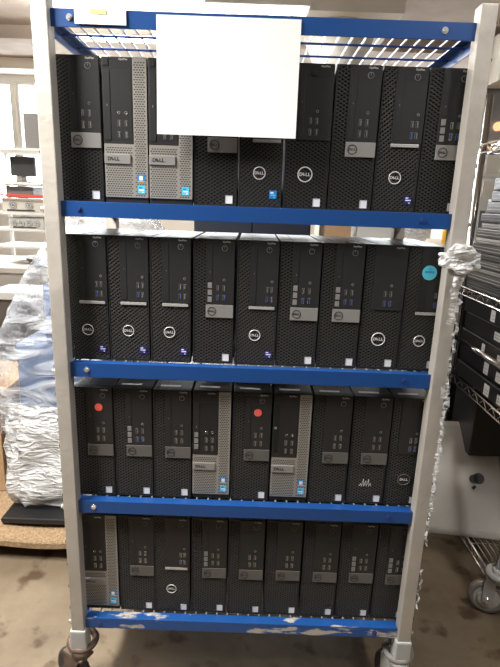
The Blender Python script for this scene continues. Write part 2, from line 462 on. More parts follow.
ROWZ = [1.320, .960, .6007, .2515]
ROWS = [
 [('A', -.4335, ('two',), 'black mesh-front desktop computer with grey nameplate, leftmost on the top row'),
  ('C', -.3365, ('row1', 'two'), 'silver perforated desktop computer with two blue stickers, second from left on the top row'),
  ('C', -.2410, ('row1',), 'silver perforated desktop computer half under the paper sheet, third on the top row'),
  ('A', -.1455, (), 'black desktop computer with pale nameplate mostly covered by the paper, fourth on the top row'),
  ('B', -.0490, ('blueint', 'wht'), 'black desktop computer with round logo and bright blue sticker, hanging paper covers its top'),
  ('D', .0490, (), 'black desktop computer just right of the paper sheet, large round logo, no nameplate'),
  ('A', .1460, (), 'black desktop computer with pale grey nameplate, seventh from left on the top row'),
  ('B', .2420, (), 'black desktop computer with thin silver bar and round logo, second from right, top row'),
  ('A', .3370, ('cards', 'blue'), 'black desktop computer with grey nameplate beside the right post, top row')],
 [('B', -.4340, ('blueport',), 'black desktop computer with silver bar, leftmost on the second row'),
  ('B', -.3400, (), 'black desktop computer with silver bar, second from left on the second row'),
  ('B', -.2440, (), 'black desktop computer with silver bar, third from left on the second row'),
  ('A', -.1455, ('cards', 'blue'), 'black desktop computer with grey nameplate, fourth from left on the second row'),
  ('B', -.0460, (), 'black desktop computer with silver bar between two nameplate ones, middle of second row'),
  ('A', .0490, ('cards', 'blue'), 'black desktop computer with grey nameplate, sixth from left on the second row'),
  ('A', .1455, ('cards', 'blue'), 'black desktop computer with grey nameplate, seventh from left on the second row'),
  ('D', .2420, ('nodrive', 'blue'), 'black desktop computer without nameplate, left of the one with pale blue sticker'),
  ('B', .3370, ('cyan', 'wht'), 'black desktop computer with a round pale blue sticker, right end of second row')],
 [('A', -.4320, ('red', 'dull'), 'black desktop computer with round red sticker, leftmost on the third row'),
  ('A', -.3370, ('cards', 'blue', 'dull', 'toplabel'), 'black desktop computer with grey nameplate and square covers, second on the third row'),
  ('A', -.2410, ('dull', 'toplabel'), 'black desktop computer with grey nameplate, left of the silver one on the third row'),
  ('C', -.1450, ('toplabel', 'cardsC'), 'silver and black desktop computer, the left one of two on the third row'),
  ('A', -.0470, ('red', 'dull', 'toplabel'), 'black desktop computer with round red sticker, middle of the third row'),
  ('C', .0505, ('open', 'toplabel'), 'silver and black desktop computer with empty open drive bay, third row'),
  ('A', .1480, ('nodrive', 'dull', 'toplabel'), 'black desktop computer with grey nameplate, right of the open-bay silver one, third row'),
  ('A', .2445, ('nodrive', 'dull', 'toplabel', 'scrawl'), 'black desktop computer with a pale scribble on its lower front, third row'),
  ('D', .3405, ('nodrive', 'blue', 'toplabel', 'darklogo'), 'black desktop computer with round dark logo, rightmost on the third row')],
 [('C', -.4330, (), 'silver and black desktop computer beside the left post, bottom row'),
  ('A', -.3370, ('dull',), 'black desktop computer with grey nameplate, right of the silver one on the bottom row'),
  ('B', -.2430, ('wht', 'nodrive'), 'black desktop computer with silver bar, the only such one on the bottom row'),
  ('A', -.1460, ('cards', 'dull'), 'black desktop computer with grey nameplate and square covers, fourth on the bottom row'),
  ('A', -.0490, ('nodrive', 'dull'), 'black desktop computer with grey nameplate, middle of the bottom row'),
  ('A', .0490, ('nodrive', 'dull'), 'black desktop computer with grey nameplate, sixth from left on the bottom row'),
  ('A', .1470, ('nodrive', 'dull'), 'black desktop computer with grey nameplate, seventh from left on the bottom row'),
  ('A', .2430, ('cards', 'dull'), 'black desktop computer with grey nameplate, second from right on the bottom row'),
  ('A', .3395, ('cards', 'dull'), 'black desktop computer with grey nameplate, rightmost on the bottom row')]]
GR = ['desktop computers on the top row', 'desktop computers on the second row', 'desktop computers on the third row', 'desktop computers on the bottom row']
for ri, row in enumerate(ROWS):
    for ci, (k, x, op, lab) in enumerate(row):
        t = tower(k, x, [0, .002, .0, .0][ri]+.0015*(ci % 2), ROWZ[ri], lab, GR[ri], opts=op)
        if 'cardsC' in op:
            for pz in (.176, .160, .144):
                put(t, 'port_cover', 'p', lambda bm: box(bm, -.0048, .0048, -.0012, .0004, -.0062, .0062, 0, .0006), [M['cover']], .0095, -.0030, pz, 'grey square blanking cover')

# ------------------------------------------------------------------ the rack
rack = thing('storage_rack', 'tall rolling rack with blue shelves and grey steel posts, full of desktop computers', 'shelving rack', (0, 0, 0))
PX = [(-.4555, -.4235), (.4060, .4380)]
RY0, RY1 = -.046, .400
def post_fn(side):
    x0, x1 = PX[side]
    def f(bm, w=x1-x0):
        box(bm, 0, w, 0, .034, 0, 1.490, 0, .002)
        for k in range(22):
            z = .05+k*.066
            for xx in ((-.0006, .0004) if side == 0 else (w-.0004, w+.0006),):
                box(bm, xx[0], xx[1], .010, .018, z, z+.012, 1)
            box(bm, -.0014 if side == 0 else w-.001, .001 if side == 0 else w+.0014, .001, .006, z+.02, z+.026, 1)
    return f
for s in (0, 1):
    for y in (RY0, RY1):
        obj('post', post_fn(s), [M['post'], M['slot']], rack, (PX[s][0], y, .222))
RAILZ = [(1.650, 1.682), (1.289, 1.3215), (.928, .9625), (.571, .604), (.222, .2535)]
for i, (z0, z1) in enumerate(RAILZ):
    def fr(bm, z0=z0, z1=z1):
        xa, xb = -.4225, .4050
        box(bm, xa, xb, -.034, -.031, 0, z1-z0, 0, .0006)                # front rail, face
        box(bm, xa, xb, -.031, -.006, z1-z0-.0055, z1-z0-.0025, 0)       # its flange
        box(bm, xa, xb, .425, .428, 0, z1-z0, 0)                         # back rail
        box(bm, xa, xb, .398, .425, z1-z0-.0055, z1-z0-.0025, 0)
        for x0, x1 in ((-.4460, -.4430), (.4300, .4330)):                # side rails
            box(bm, x0, x1, -.011, .3995, 0, z1-z0-.006, 0)
        box(bm, -.4420, -.4240, -.0115, .3995, z1-z0-.009, z1-z0-.006, 0)
        box(bm, .4070, .4290, -.0115, .3995, z1-z0-.009, z1-z0-.006, 0)
    sh = obj('shelf', fr, [M['blue_chip'] if i == 4 else M['blue']], rack, (0, 0, z0))
    if i == 4: sh['label'] = 'lowest blue shelf with flaked paint'
    zt = {0: 1.6760, 1: 1.320, 2: .960, 3: .6007, 4: .2515}[i]-z0
    def deck(bm, zt=zt, ya=-.031 if i in (0, 2) else -.005):
        x = -.418
        while x < .402:
            cyl(bm, (x, ya, zt-.0022), (x, .4245, zt-.0022), .0021, 6, 0)
            x += .0285
    def bars(bm, zt=zt):
        for y in ((.085, .180, .29) if True else ()):
            cyl(bm, (-.443, y, zt-.0068), (.430, y, zt-.0068), .0024, 6, 0)
    obj('wire_deck', deck, [M['wire']], sh)
    obj('cross_wires', bars, [M['wire_blue']], sh)
    for bxx in (-.385, .345):
        obj('bolt', lambda bm: (cyl(bm, (0, 0, 0), (0, -.0015, 0), .0065, 14, 0), cyl(bm, (0, -.0015, 0), (0, -.004, 0), .004, 8, 0)), [M['bolt'] if (bxx < 0 and i in (2, 3)) or (i == 0) else M['wire_blue']], sh, (bxx, -.034, (z1-z0)*.52))
# side bolts where shelves meet the posts
for s, xx, sgn in ((0, PX[0][0], -1), (1, PX[1][1], 1)):
    for z in (1.302, .940, .585, .240):
        obj('bolt', lambda bm: (cyl(bm, (0, 0, 0), (sgn*.005, 0, 0), .008, 8, 0), cyl(bm, (sgn*.005, 0, 0), (sgn*.011, 0, 0), .0045, 8, 0)), [M['bolt']], rack, (xx, -.032, z), )

def caster(bx_, by, rz, front, dirt):
    c = obj('caster', lambda bm: (box(bm, -.021, .021, -.021, .021, .155, .223, 0, .005),), [M['caster_grey']], rack, (bx_, by, 0), (0, 0, 0))
    c['label'] = 'grey socket and swivel caster'
    obj('bumper_ring', lambda bm: torus(bm, (0, .016, .160), (0, 0, 1), .034, .009, 28, 10), [M['rubber_grey'] if not dirt else M['caster_brown']], c)
    def fork(bm):
        cyl(bm, (0, 0, .132), (0, 0, .155), .026, 18)
        box(bm, -.022, .050, -.022, .022, .124, .133, 0, .002)
        for s in (-1, 1):
            vs = [(-.014, .128), (.050, .128), (.044, .062), (.030, .052)]
            A = [bm.verts.new((x, s*.020, z)) for x, z in vs]; B = [bm.verts.new((x, s*.023, z)) for x, z in vs]
            bm.faces.new(A); bm.faces.new(B[::-1])
            for k in range(4): bm.faces.new((A[k], A[(k+1) % 4], B[(k+1) % 4], B[k]))
        cyl(bm, (.034, -.028, .0625), (.034, .028, .0625), .006, 10)
    obj('fork', fork, [M['caster_brown'] if dirt else M['caster_grey']], c, rot=(0, 0, rz))
    def wheel(bm):
        cyl(bm, (.034, -.015, .0625), (.034, .015, .0625), .050, 28, 0)
        torus(bm, (.034, 0, .0625), (0, 1, 0), .050, .0125, 30, 10, 0)
        for s in (-1, 1): cyl(bm, (.034, s*.014, .0625), (.034, s*.018, .0625), .026, 20, 1)
    obj('wheel', wheel, [M['rubber'], M['caster_brown']], c, rot=(0, 0, rz))
caster(-.4395, -.029, 2.6, True, True)
caster(.4220, -.029, 1.9, True, False)
caster(-.4395, .417, -1.2, False, True)
caster(.4220, .417, -.9, False, False)

# ------------------------------------------------------------------ paper on the top rail
def sheet(bm, w, h, curl, fold=None, n=14, m=10, th=.0004):
    R = []
    for s in (0, 1):
        g = [[bm.verts.new((x, y + s*th, z)) for (x, y, z) in
              [(w*i/n, curl*((1-j/m)**2)*-1 + (-.0015*math.exp(-((w*i/n-fold)/.008)**2) if fold else 0), h*j/m) for i in range(n+1)]] for j in range(m+1)]
        R.append(g)
    for s in (0, 1):
        for j in range(m):
            for i in range(n):
                f = bm.faces.new((R[s][j][i], R[s][j][i+1], R[s][j+1][i+1], R[s][j+1][i]))
    for j in range(m):
        for i in (0, n): bm.faces.new((R[0][j][i], R[0][j+1][i], R[1][j+1][i], R[1][j][i]))
    for i in range(n):
        for j in (0, m): bm.faces.new((R[0][j][i], R[0][j][i+1], R[1][j][i+1], R[1][j][i]))
p = obj('paper_sheet', lambda bm: sheet(bm, .281, .217, .006, .150), [M['paper']], None, (-.2155, -.0368, 1.4590), (0, 0, 0))
tag(p, 'large blank white paper sheet hanging from the top blue rail', 'paper')
p = obj('paper_label', lambda bm: (sheet(bm, .100, .066, .001), box(bm, .030, .062, -.0016, -.0008, .018, .026, 1)), [M['paper'], M['paper_yellow']], None, (-.3740, -.0368, 1.6550))
tag(p, 'small white label with yellow mark on the top rail near the left post', 'paper label')

# ------------------------------------------------------------------ film scraps on the right post
def crumple(bm, c, r, sub=3, amp=.35, sc=(1, 1, 1), seed=0):
    rr = random.Random(seed)
    g = bmesh.ops.create_icosphere(bm, subdivisions=sub, radius=1)
    dirs = [(Vector((rr.uniform(-1, 1), rr.uniform(-1, 1), rr.uniform(-1, 1))).normalized(), rr.uniform(.4, 1)) for _ in range(26)]
    for v in g['verts']:
        d = v.co.normalized(); k = 1.
        for u, a in dirs: k += amp*a*max(0, d.dot(u)-.82)*4 - amp*.015
        k += rr.uniform(-.05, .05)
        v.co = Vector((d.x*sc[0], d.y*sc[1], d.z*sc[2]))*r*k+Vector(c)
    for f in bm.faces: f.smooth = False
def shreds(bm):
    rr = random.Random(5)
    def strip(z0, z1, xo, w, step=.012, y=.0):
        prev = None; z = z0
        while z > z1:
            ww = w*rr.uniform(.4, 1.3); ox = xo+rr.uniform(-.004, .004); oy = y+rr.uniform(-.007, .001)
            cur = (bm.verts.new((ox-ww/2, oy, z)), bm.verts.new((ox+ww/2, oy-rr.uniform(0, .006), z)))
            if prev: bm.faces.new((prev[0], prev[1], cur[1], cur[0]))
            prev = cur; z -= step*rr.uniform(.7, 1.3)
    strip(1.21, .60, .030, .006, .011, -.002)
    strip(1.20, 1.08, .016, .012, .010, -.003)
    strip(.92, .52, .033, .007, .009, -.002)
    strip(.95, .91, .026, .016, .008, -.003)
    strip(.46, .34, .032, .004, .011, -.002)
w = obj('stretch_film_scrap', lambda bm: (crumple(bm, (.012, -.022, 1.232), .031, 4, .35, (1.1, .75, .95), 3),
                                          crumple(bm, (.040, -.016, 1.226), .016, 3, .4, (1, .8, 1.), 8),
                                          crumple(bm, (-.010, -.016, 1.236), .012, 3, .4, (1.3, .6, .7), 9),
                                          crumple(bm, (.020, -.012, 1.190), .012, 3, .4, (.9, .6, 2.), 4)), [M['film_scrap']], None, (.4060, -.050, 0))
tag(w, 'crumpled ball of clear stretch film stuck to the right post below top shelf', 'plastic film')
w2 = obj('stretch_film_shreds', shreds, [M['film_thin']], w, (0, 0, 0))
w2['label'] = 'torn thin film shreds trailing down the post'

# ------------------------------------------------------------------ room
X0, X1, Y0, Y1, ZC = -7., 7., -4.5, 9., 3.5
def floor_mat():
    m = mat('concrete_floor', (.27, .22, .16), .55)
    nt = m.node_tree; b = nt.nodes['Principled BSDF']; tc = nt.nodes.new('ShaderNodeTexCoord')
    n1 = nt.nodes.new('ShaderNodeTexNoise'); n1.inputs['Scale'].default_value = 2.2; n1.inputs['Detail'].default_value = 10; n1.inputs['Roughness'].default_value = .65
    n2 = nt.nodes.new('ShaderNodeTexNoise'); n2.inputs['Scale'].default_value = 11; n2.inputs['Detail'].default_value = 8
    for n in (n1, n2): nt.links.new(tc.outputs['Object'], n.inputs['Vector'])
    r1 = nt.nodes.new('ShaderNodeValToRGB'); e = r1.color_ramp.elements
    e[0].position = .3; e[0].color = (.105, .072, .042, 1); e[1].position = .7; e[1].color = (.25, .20, .135, 1)
    r2 = nt.nodes.new('ShaderNodeValToRGB'); e = r2.color_ramp.elements
    e[0].position = .56; e[0].color = (1, 1, 1, 1); e[1].position = .68; e[1].color = (.42, .33, .26, 1)
    nt.links.new(n1.outputs['Fac'], r1.inputs['Fac']); nt.links.new(n2.outputs['Fac'], r2.inputs['Fac'])
    mx = nt.nodes.new('ShaderNodeMixRGB'); mx.blend_type = 'MULTIPLY'; mx.inputs['Fac'].default_value = 1
    nt.links.new(r1.outputs['Color'], mx.inputs['Color1']); nt.links.new(r2.outputs['Color'], mx.inputs['Color2'])
    nt.links.new(mx.outputs[0], b.inputs['Base Color'])
    bp = nt.nodes.new('ShaderNodeBump'); bp.inputs['Strength'].default_value = .15
    nt.links.new(n2.outputs['Fac'], bp.inputs['Height']); nt.links.new(bp.outputs[0], b.inputs['Normal'])
    return m
M['floor'] = floor_mat()
M['wall'] = mat('wall_paint', (.72, .70, .65), .8)
M['wall_dark'] = mat('wall_brown', (.16, .14, .12), .8, 0, .1, 3)
M['ceiling'] = mat('ceiling_concrete', (.42, .35, .29), .85, 0, .15, 2)
M['beam'] = mat('beam_cream', (.78, .72, .62), .7)
M['frame'] = mat('window_frame', (.7, .7, .68), .5)
M['glass'] = bpy.data.materials.new('window_glass'); M['glass'].use_nodes = True
_n = M['glass'].node_tree; _g = _n.nodes.new('ShaderNodeBsdfGlossy'); _g.inputs['Roughness'].default_value = .02
_t = _n.nodes.new('ShaderNodeBsdfTransparent'); _x = _n.nodes.new('ShaderNodeMixShader'); _x.inputs[0].default_value = .08
_n.links.new(_t.outputs[0], _x.inputs[1]); _n.links.new(_g.outputs[0], _x.inputs[2]); _n.links.new(_x.outputs[0], _n.nodes['Material Output'].inputs['Surface'])
struct('floor', bx(X0, X1, Y0, Y1, -.1, 0), M['floor'])
struct('ceiling', bx(X0, X1, Y0, Y1, ZC, ZC+.1), M['ceiling'])
struct('wall_left', bx(X0-.1, X0, Y0, Y1, 0, ZC), M['wall_dark'])
struct('wall_right', bx(X1, X1+.1, Y0, Y1, 0, ZC), M['wall_dark'])
struct('wall_front', bx(X0, X1, Y0-.1, Y0, 0, ZC), M['wall_dark'])
# back wall with a band of tall windows on the left
wins = [(-6.9, -4.60), (-4.55, -2.30), (-2.25, -.05), (0., 1.3), (2.2, 4.4)]
def backwall(bm):
    z0, z1 = 1.15, 3.40
    box(bm, X0, X1, Y1, Y1+.15, 0, z0); box(bm, X0, X1, Y1, Y1+.15, z1, ZC)
    xs = [X0]+[v for w in wins for v in w]+[X1]
    for a, b in zip(xs[::2], xs[1::2]): box(bm, a, b, Y1, Y1+.15, z0, z1)
struct('wall_back', backwall, M['wall'])
for i, (a, b) in enumerate(wins):
    def wf(bm, a=a, b=b):
        z0, z1 = 1.15, 3.40
        for q in ((a, a+.06, z0, z1), (b-.06, b, z0, z1), (a+.06, b-.06, z0, z0+.06), (a+.06, b-.06, z1-.06, z1),
                  ((a+b)/2-.025, (a+b)/2+.025, z0+.06, z1-.06), (a+.06, b-.06, 2.2, 2.24)):
            box(bm, q[0], q[1], Y1+.02, Y1+.10, q[2], q[3])
    wo = struct('window_%d' % (i+1), wf, M['frame'])
    obj('pane', bx(a+.06, b-.06, Y1+.055, Y1+.061, 1.21, 3.34), M['glass'], wo)
# ceiling beams, round column with flared head
for i, (y, z) in enumerate(((3.0, 3.34), (6.2, 3.34), (7.8, 3.34))):
    struct('trim_%d' % (i+1), bx(X0, X1, y, y+.30, z, ZC), M['beam'] if i != 1 else M['ceiling'])
def column(bm):
    cyl(bm, (0, 0, 0), (0, 0, 2.55), .13, 28); cyl(bm, (0, 0, 2.55), (0, 0, 3.2), .13, 28, 0, .42)
    box(bm, -.55, .55, -.55, .55, 3.2, ZC)
tag(obj('column', column, M['wall'], None, (.85, 5.0, 0)), 'white round column with flared head behind the top shelf', 'column', kind='structure')

# lamps: fluorescent fixtures on the ceiling, plus added fill fixtures
def fixture(x, y, z, L, ang, power, label, up=0, w=.22):
    t = thing('ceiling_light', label, 'ceiling light', (x, y, z), 'fluorescent ceiling lights', (0, 0, ang))
    obj('housing', lambda bm: (box(bm, -L/2, L/2, -w/2, w/2, .03, .08, 0, .004),), M['white'], t)
    for s in (-1, 1):
        obj('tube', lambda bm: cyl(bm, (-L/2+.03, s*w*.25, .012), (L/2-.03, s*w*.25, .012), .013, 10), M['tube'], t)
    for s in (-1, 1):
        obj('hanger', lambda bm: cyl(bm, (s*L*.35, 0, .08), (s*L*.35, 0, ZC-z), .004, 6), M['wire'], t)
    ld = bpy.data.lights.new('fluorescent_glow', 'AREA'); ld.shape = 'RECTANGLE'; ld.size = L*.95; ld.size_y = w*.9
    ld.energy = power; ld.color = (1., .965, .91)
    lo = bpy.data.objects.new('light_source', ld); C.objects.link(lo); lo.parent = t; lo.location = (0, 0, -.006)
    if up:
        lu = ld.copy(); lu.energy = up
        lo = bpy.data.objects.new('light_source', lu); C.objects.link(lo); lo.parent = t; lo.location = (0, 0, .086); lo.rotation_euler = (PI, 0, 0)
    return t
fixture(1.0, -.85, 2.55, 1.25, 1.7, 26, 'added unseen fill light hanging above the right front of the rack')  # extra lamp out of view, put in to brighten the rack's upper right
fixture(-1.02, -.36, 2.18, 1.00, 1.35, 108, 'hanging fluorescent light above the left front of the rack')
fixture(-1.35, 5.2, 3.08, 2.0, 0, 160, 'long fluorescent light seen through the wires of the top shelf', 130)
fixture(-.05, 4.3, 3.12, 1.0, 0, 30, 'short fluorescent light near the top of the picture')
fixture(-3.2, 2.4, 2.95, 1.3, 0, 80, 'added unseen fill light over the left work bench', 200)  # lamp added out of view to lift the left background and ceiling
fixture(2.6, 3.4, 3.05, 1.3, 0, 25, 'fluorescent light at the right behind the wire cart')

# ------------------------------------------------------------------ wrapped load on a pressed wood pallet, left behind
def pallet(bm):
    x0, x1, y0, y1 = -1.55, -.25, .47, 1.30
    n, m = 26, 16
    def hz(x, y):
        e = min(x-x0, x1-x, y-y0, y1-y)
        return .088 + .024*min(1, max(0, e)/.09) + .006*math.sin((x-x0)*14)
    T = [[bm.verts.new((x0+(x1-x0)*i/n, y0+(y1-y0)*j/m, hz(x0+(x1-x0)*i/n, y0+(y1-y0)*j/m))) for i in range(n+1)] for j in range(m+1)]
    B = [[bm.verts.new((v.co.x, v.co.y, v.co.z-.022)) for v in r] for r in T]
    for j in range(m):
        for i in range(n):
            bm.faces.new((T[j][i], T[j][i+1], T[j+1][i+1], T[j+1][i])).smooth = True
            bm.faces.new((B[j][i], B[j+1][i], B[j+1][i+1], B[j][i+1]))
    for i in range(n):
        for j in (0, m): bm.faces.new((T[j][i], B[j][i], B[j][i+1], T[j][i+1]))
    for j in range(m):
        for i in (0, n): bm.faces.new((T[j][i], B[j][i], B[j+1][i], T[j+1][i]))
pa = obj('pallet', pallet, M['particle']); tag(pa, 'moulded pressed-wood pallet on the floor left of the rack', 'pallet')
for fx in (-1.42, -1.06, -.40):
    for fy in (.62, .90, 1.18):
        obj('foot', lambda bm: cyl(bm, (0, 0, 0), (0, 0, .092), .045, 18, 0, .062), M['particle'], pa, (fx, fy, 0))
tag(obj('black_tray', bx(-.935, -.32, .53, 1.20, .120, .142, bev=.008), M['black']),
    'black plastic tray under the film-wrapped load on the pallet', 'tray')
ld = thing('wrapped_load', 'tall load wrapped in crinkled clear stretch film, standing on the pallet', 'wrapped pallet load', (-.65, .86, .1425))
def rr_ring(x0, x1, y0, y1, r, n=12):
    pts = []
    for cx, cy, a0 in ((x1-r, y1-r, 0), (x0+r, y1-r, PI/2), (x0+r, y0+r, PI), (x1-r, y0+r, 1.5*PI)):
        for k in range(n): pts.append((cx+r*math.cos(a0+PI/2*k/(n-1)), cy+r*math.sin(a0+PI/2*k/(n-1))))
    # subdivide long sides
    out = []
    for a, b in zip(pts, pts[1:]+pts[:1]):
        d = math.hypot(a[0]-b[0], a[1]-b[1]); s = max(1, int(d/.03)) if d > .06 else 1
        if s > 1: s = 14
        for k in range(s): out.append((a[0]+(b[0]-a[0])*k/s, a[1]+(b[1]-a[1])*k/s))
    return out
def wrap(levels, amp, seed, cap=True, steps=5):
    def f(bm):
        rr = random.Random(seed); prev = None; lv = []
        for a, b in zip(levels, levels[1:]):
            for k in range(steps): lv.append([a[i]+(b[i]-a[i])*k/steps for i in range(5)])
        lv.append(levels[-1])
        ph = [rr.uniform(0, 6) for _ in range(6)]
        for (z, x0, x1, y0, y1) in lv:
            ring = []
            P = rr_ring(x0, x1, y0, y1, min(.07, (x1-x0)*.3, (y1-y0)*.3))
            cx, cy = (x0+x1)/2, (y0+y1)/2
            for i, (x, y) in enumerate(P):
                t = 2*PI*i/len(P)
                k = amp*(math.sin(t*5+z*9+ph[0])+.7*math.sin(t*11-z*23+ph[1])+.5*math.sin(t*19+z*41+ph[2])+rr.uniform(-.6, .6))
                d = Vector((x-cx, y-cy)).normalized()
                ring.append(bm.verts.new((x+d.x*k, y+d.y*k, z+rr.uniform(-.004, .004))))
            if prev:
                for i in range(len(ring)):
                    j = (i+1) % len(ring)
                    bm.faces.new((prev[i], prev[j], ring[j], ring[i])).smooth = True
            prev = ring
        if cap: bm.faces.new(prev)
    return f
L_ = -.65
obj('load', lambda bm: (box(bm, -.225, .26, -.22, .28, .36, .66, 0, .01), box(bm, -.12, .24, -.20, .26, .66, .88, 0, .01), box(bm, -.02, .22, -.15, .20, .88, 1.06, 0, .01)), M['navy'], ld)
obj('packing', bx(-.235, .28, -.23, .30, 0.02, .355, bev=.02), M['load_white'], ld)
obj('film_wrap', wrap([(.30, -.300, .33, -.265, .35), (.55, -.315, .33, -.27, .35), (.70, -.290, .32, -.26, .34), (.91, -.185, .31, -.24, .32), (1.02, -.12, .29, -.22, .28), (1.10, -.055, .25, -.18, .22), (1.13, -.03, .22, -.15, .20)], .006, 3), M['film'], ld)
obj('loose_film', wrap([(.015, -.270, .30, -.265, .33), (.08, -.290, .31, -.29, .34), (.22, -.285, .33, -.28, .35), (.36, -.28, .34, -.28, .36), (.44, -.275, .335, -.27, .355)], .010, 11, False), M['film_dense'], ld)
tag(obj('cardboard_carton', lambda bm: box(bm, -1.35, -1.02, .75, 1.2, .118, .55, 0, .004), M['card']), 'brown cardboard carton on the pallet at the left picture edge', 'carton')

# ------------------------------------------------------------------ left background: bench and equipment shelving
b = thing('work_bench', 'long grey work bench in the left background behind the wrapped load', 'work bench', (-2.7, 3.0, 0))
obj('bench_top', bx(-1.4, 1.4, -.42, .42, .77, .81, bev=.004), M['bench'], b)
obj('front_panel', bx(-1.4, 1.4, -.38, -.36, .56, .768), M['bench'], b, )
obj('cabinet', bx(-1.3, 1.3, -.33, .38, .10, .56), M['bench_front'], b)
for x in (-1.35, 1.35):
    for y in (-.36, .36): obj('leg', bx(x-.025, x+.025, y-.02, y+.02, 0, .768), M['midgrey'], b)
sv = thing('equipment_shelving', 'white shelving unit with test equipment behind the left post', 'shelving unit', (-1.95, 4.0, 0))
SH = [.95, 1.17, 1.44, 1.63]
for z in (.45, .86, 1.025, 1.18, 1.455, 1.76):
    obj('shelf', bx(-.62, .38, -.25, .25, z-.022, z, bev=.002), M['white'], sv)
for x in (-.63, .38):
    for y in (-.25, .22): obj('post', bx(x, x+.03, y, y+.03, 0, 2.05), M['white'], sv)
obj('shelf_edge_strip', bx(-.60, .38, -.262, -.252, 1.325, 1.345), M['red'], sv)
def unit(x, y, z, w, h, fans, label, mt='beige', d=.3, dark=None):
    t = thing('test_instrument', label, 'equipment unit', (x, y, z), 'grey equipment units on the left shelving')
    obj('body', bx(0, w, 0, d, 0, h, bev=.006), M[mt], t)
    for i in range(fans):
        cx = w*(i+.7)/(fans+.6)
        obj('fan_grille', lambda bm: (cyl(bm, (0, 0, 0), (0, -.006, 0), h*.30, 20, 0), torus(bm, (0, -.006, 0), (0, 1, 0), h*.24, .004, 20, 6, 1), torus(bm, (0, -.006, 0), (0, 1, 0), h*.12, .004, 16, 6, 1)), [M['midgrey'], M['ltgrey']], t, (cx, 0, h*.5))
    obj('connector_strip', bx(w*.12, w*.78, -.004, .001, h*.08, h*.18), M['dkgrey'], t)
    return t
unit(-2.42, 3.78, 1.181, .40, .13, 2, 'beige unit with two fan grilles on the shelf below the red strip')
unit(-2.37, 3.78, 1.026, .34, .105, 4, 'pale unit with four small fans on the third shelf down', 'ltgrey')
unit(-2.48, 2.95, .811, .28, .115, 1, 'grey unit with one fan standing on the bench top', 'ltgrey', .25)
t = thing('monitor', 'dark grey monitor on the white equipment shelving, left background', 'monitor', (-2.24, 3.9, 1.456))
obj('screen', lambda bm: (box(bm, -.12, .12, -.02, .02, .06, .24, 0, .01),), M['dkgrey'], t)
obj('stand', lambda bm: (box(bm, -.02, .02, -.01, .02, .01, .07), box(bm, -.08, .08, -.06, .06, 0, .012)), M['midgrey'], t)
t = tag(obj('dark_case', lambda bm: box(bm, -2.19, -2.02, 3.85, 4.10, 1.762, 2.08, 0, .01), M['midgrey']), 'dark grey case on the very top of the left shelving', 'case')
t = tag(obj('black_device', lambda bm: (box(bm, -2.005, -1.94, 3.78, 3.98, 1.181, 1.31, 0, .004),), M['black']), 'black upright device beside the beige two-fan unit', 'device')
tag(obj('storage_bin', lambda bm: box(bm, -2.38, -2.12, 3.80, 4.10, 1.3125, 1.42, 0, .01), M['midgrey']), 'grey bin above the two-fan unit, left shelving', 'bin')
# papers, bowl and tray on the bench
def papers(bm):
    rr = random.Random(2)
    for k in range(7):
        a = rr.uniform(-.6, .6); x = rr.uniform(-.09, .09); y = rr.uniform(-.08, .08); z = .0+k*.007
        box(bm, -.10, .10, -.14, .14, 0, .003, 0, rot=Matrix.Translation((x, y, z)) @ Matrix.Rotation(a, 4, 'Z') @ Matrix.Rotation(rr.uniform(-.0, .03)*k*.4, 4, 'X'))
tag(obj('paper_pile', papers, M['paper'], None, (-1.75, 2.95, .812)), 'loose pile of white papers on the left bench', 'papers')
tag(obj('white_carton', bx(-2.62, -2.30, 2.68, 2.92, .811, .90, bev=.006), M['white']), 'low white box at the front of the left bench', 'box')
def bowl(bm):
    pr = [(.0, .004), (.045, .0), (.085, .035), (.105, .07), (.101, .07), (.08, .038), (.04, .008), (.0, .010)]
    n = 24; prev = None
    for r, z in pr:
        ring = [bm.verts.new((r*math.cos(2*PI*i/n), r*math.sin(2*PI*i/n), z)) for i in range(n)] if r > 0 else None
        if ring is None: c = bm.verts.new((0, 0, z))
        if prev is None: prev = c; continue
        for i in range(n):
            j = (i+1) % n
            if isinstance(prev, list) and ring: bm.faces.new((prev[i], prev[j], ring[j], ring[i])).smooth = True
            elif ring: bm.faces.new((prev, ring[j], ring[i]))
            else: bm.faces.new((prev[i], prev[j], c))
        prev = ring
tag(obj('bowl', bowl, M['dkgrey'], None, (-1.62, 2.68, .811)), 'small dark bowl at the front edge of the left bench', 'bowl')
s = thing('stool', 'low white table in front of the left work bench', 'side table', (-1.55, 2.30, 0))
obj('tabletop', bx(-.22, .25, -.17, .17, .66, .71, bev=.006), M['white'], s)
for x in (-.2, .21):
    for y in (-.14, .12): obj('leg', bx(x, x+.03, y, y+.03, 0, .658), M['midgrey'], s)
tag(obj('coiled_cable', lambda bm: [torus(bm, (0, k*.011, .092), (0, 1, 0), .085-.004*k, .006, 26, 6) for k in range(3)], M['black'], None, (-2.02, 2.585, .0)), 'black coiled cable leaning at the left bench front', 'cable')

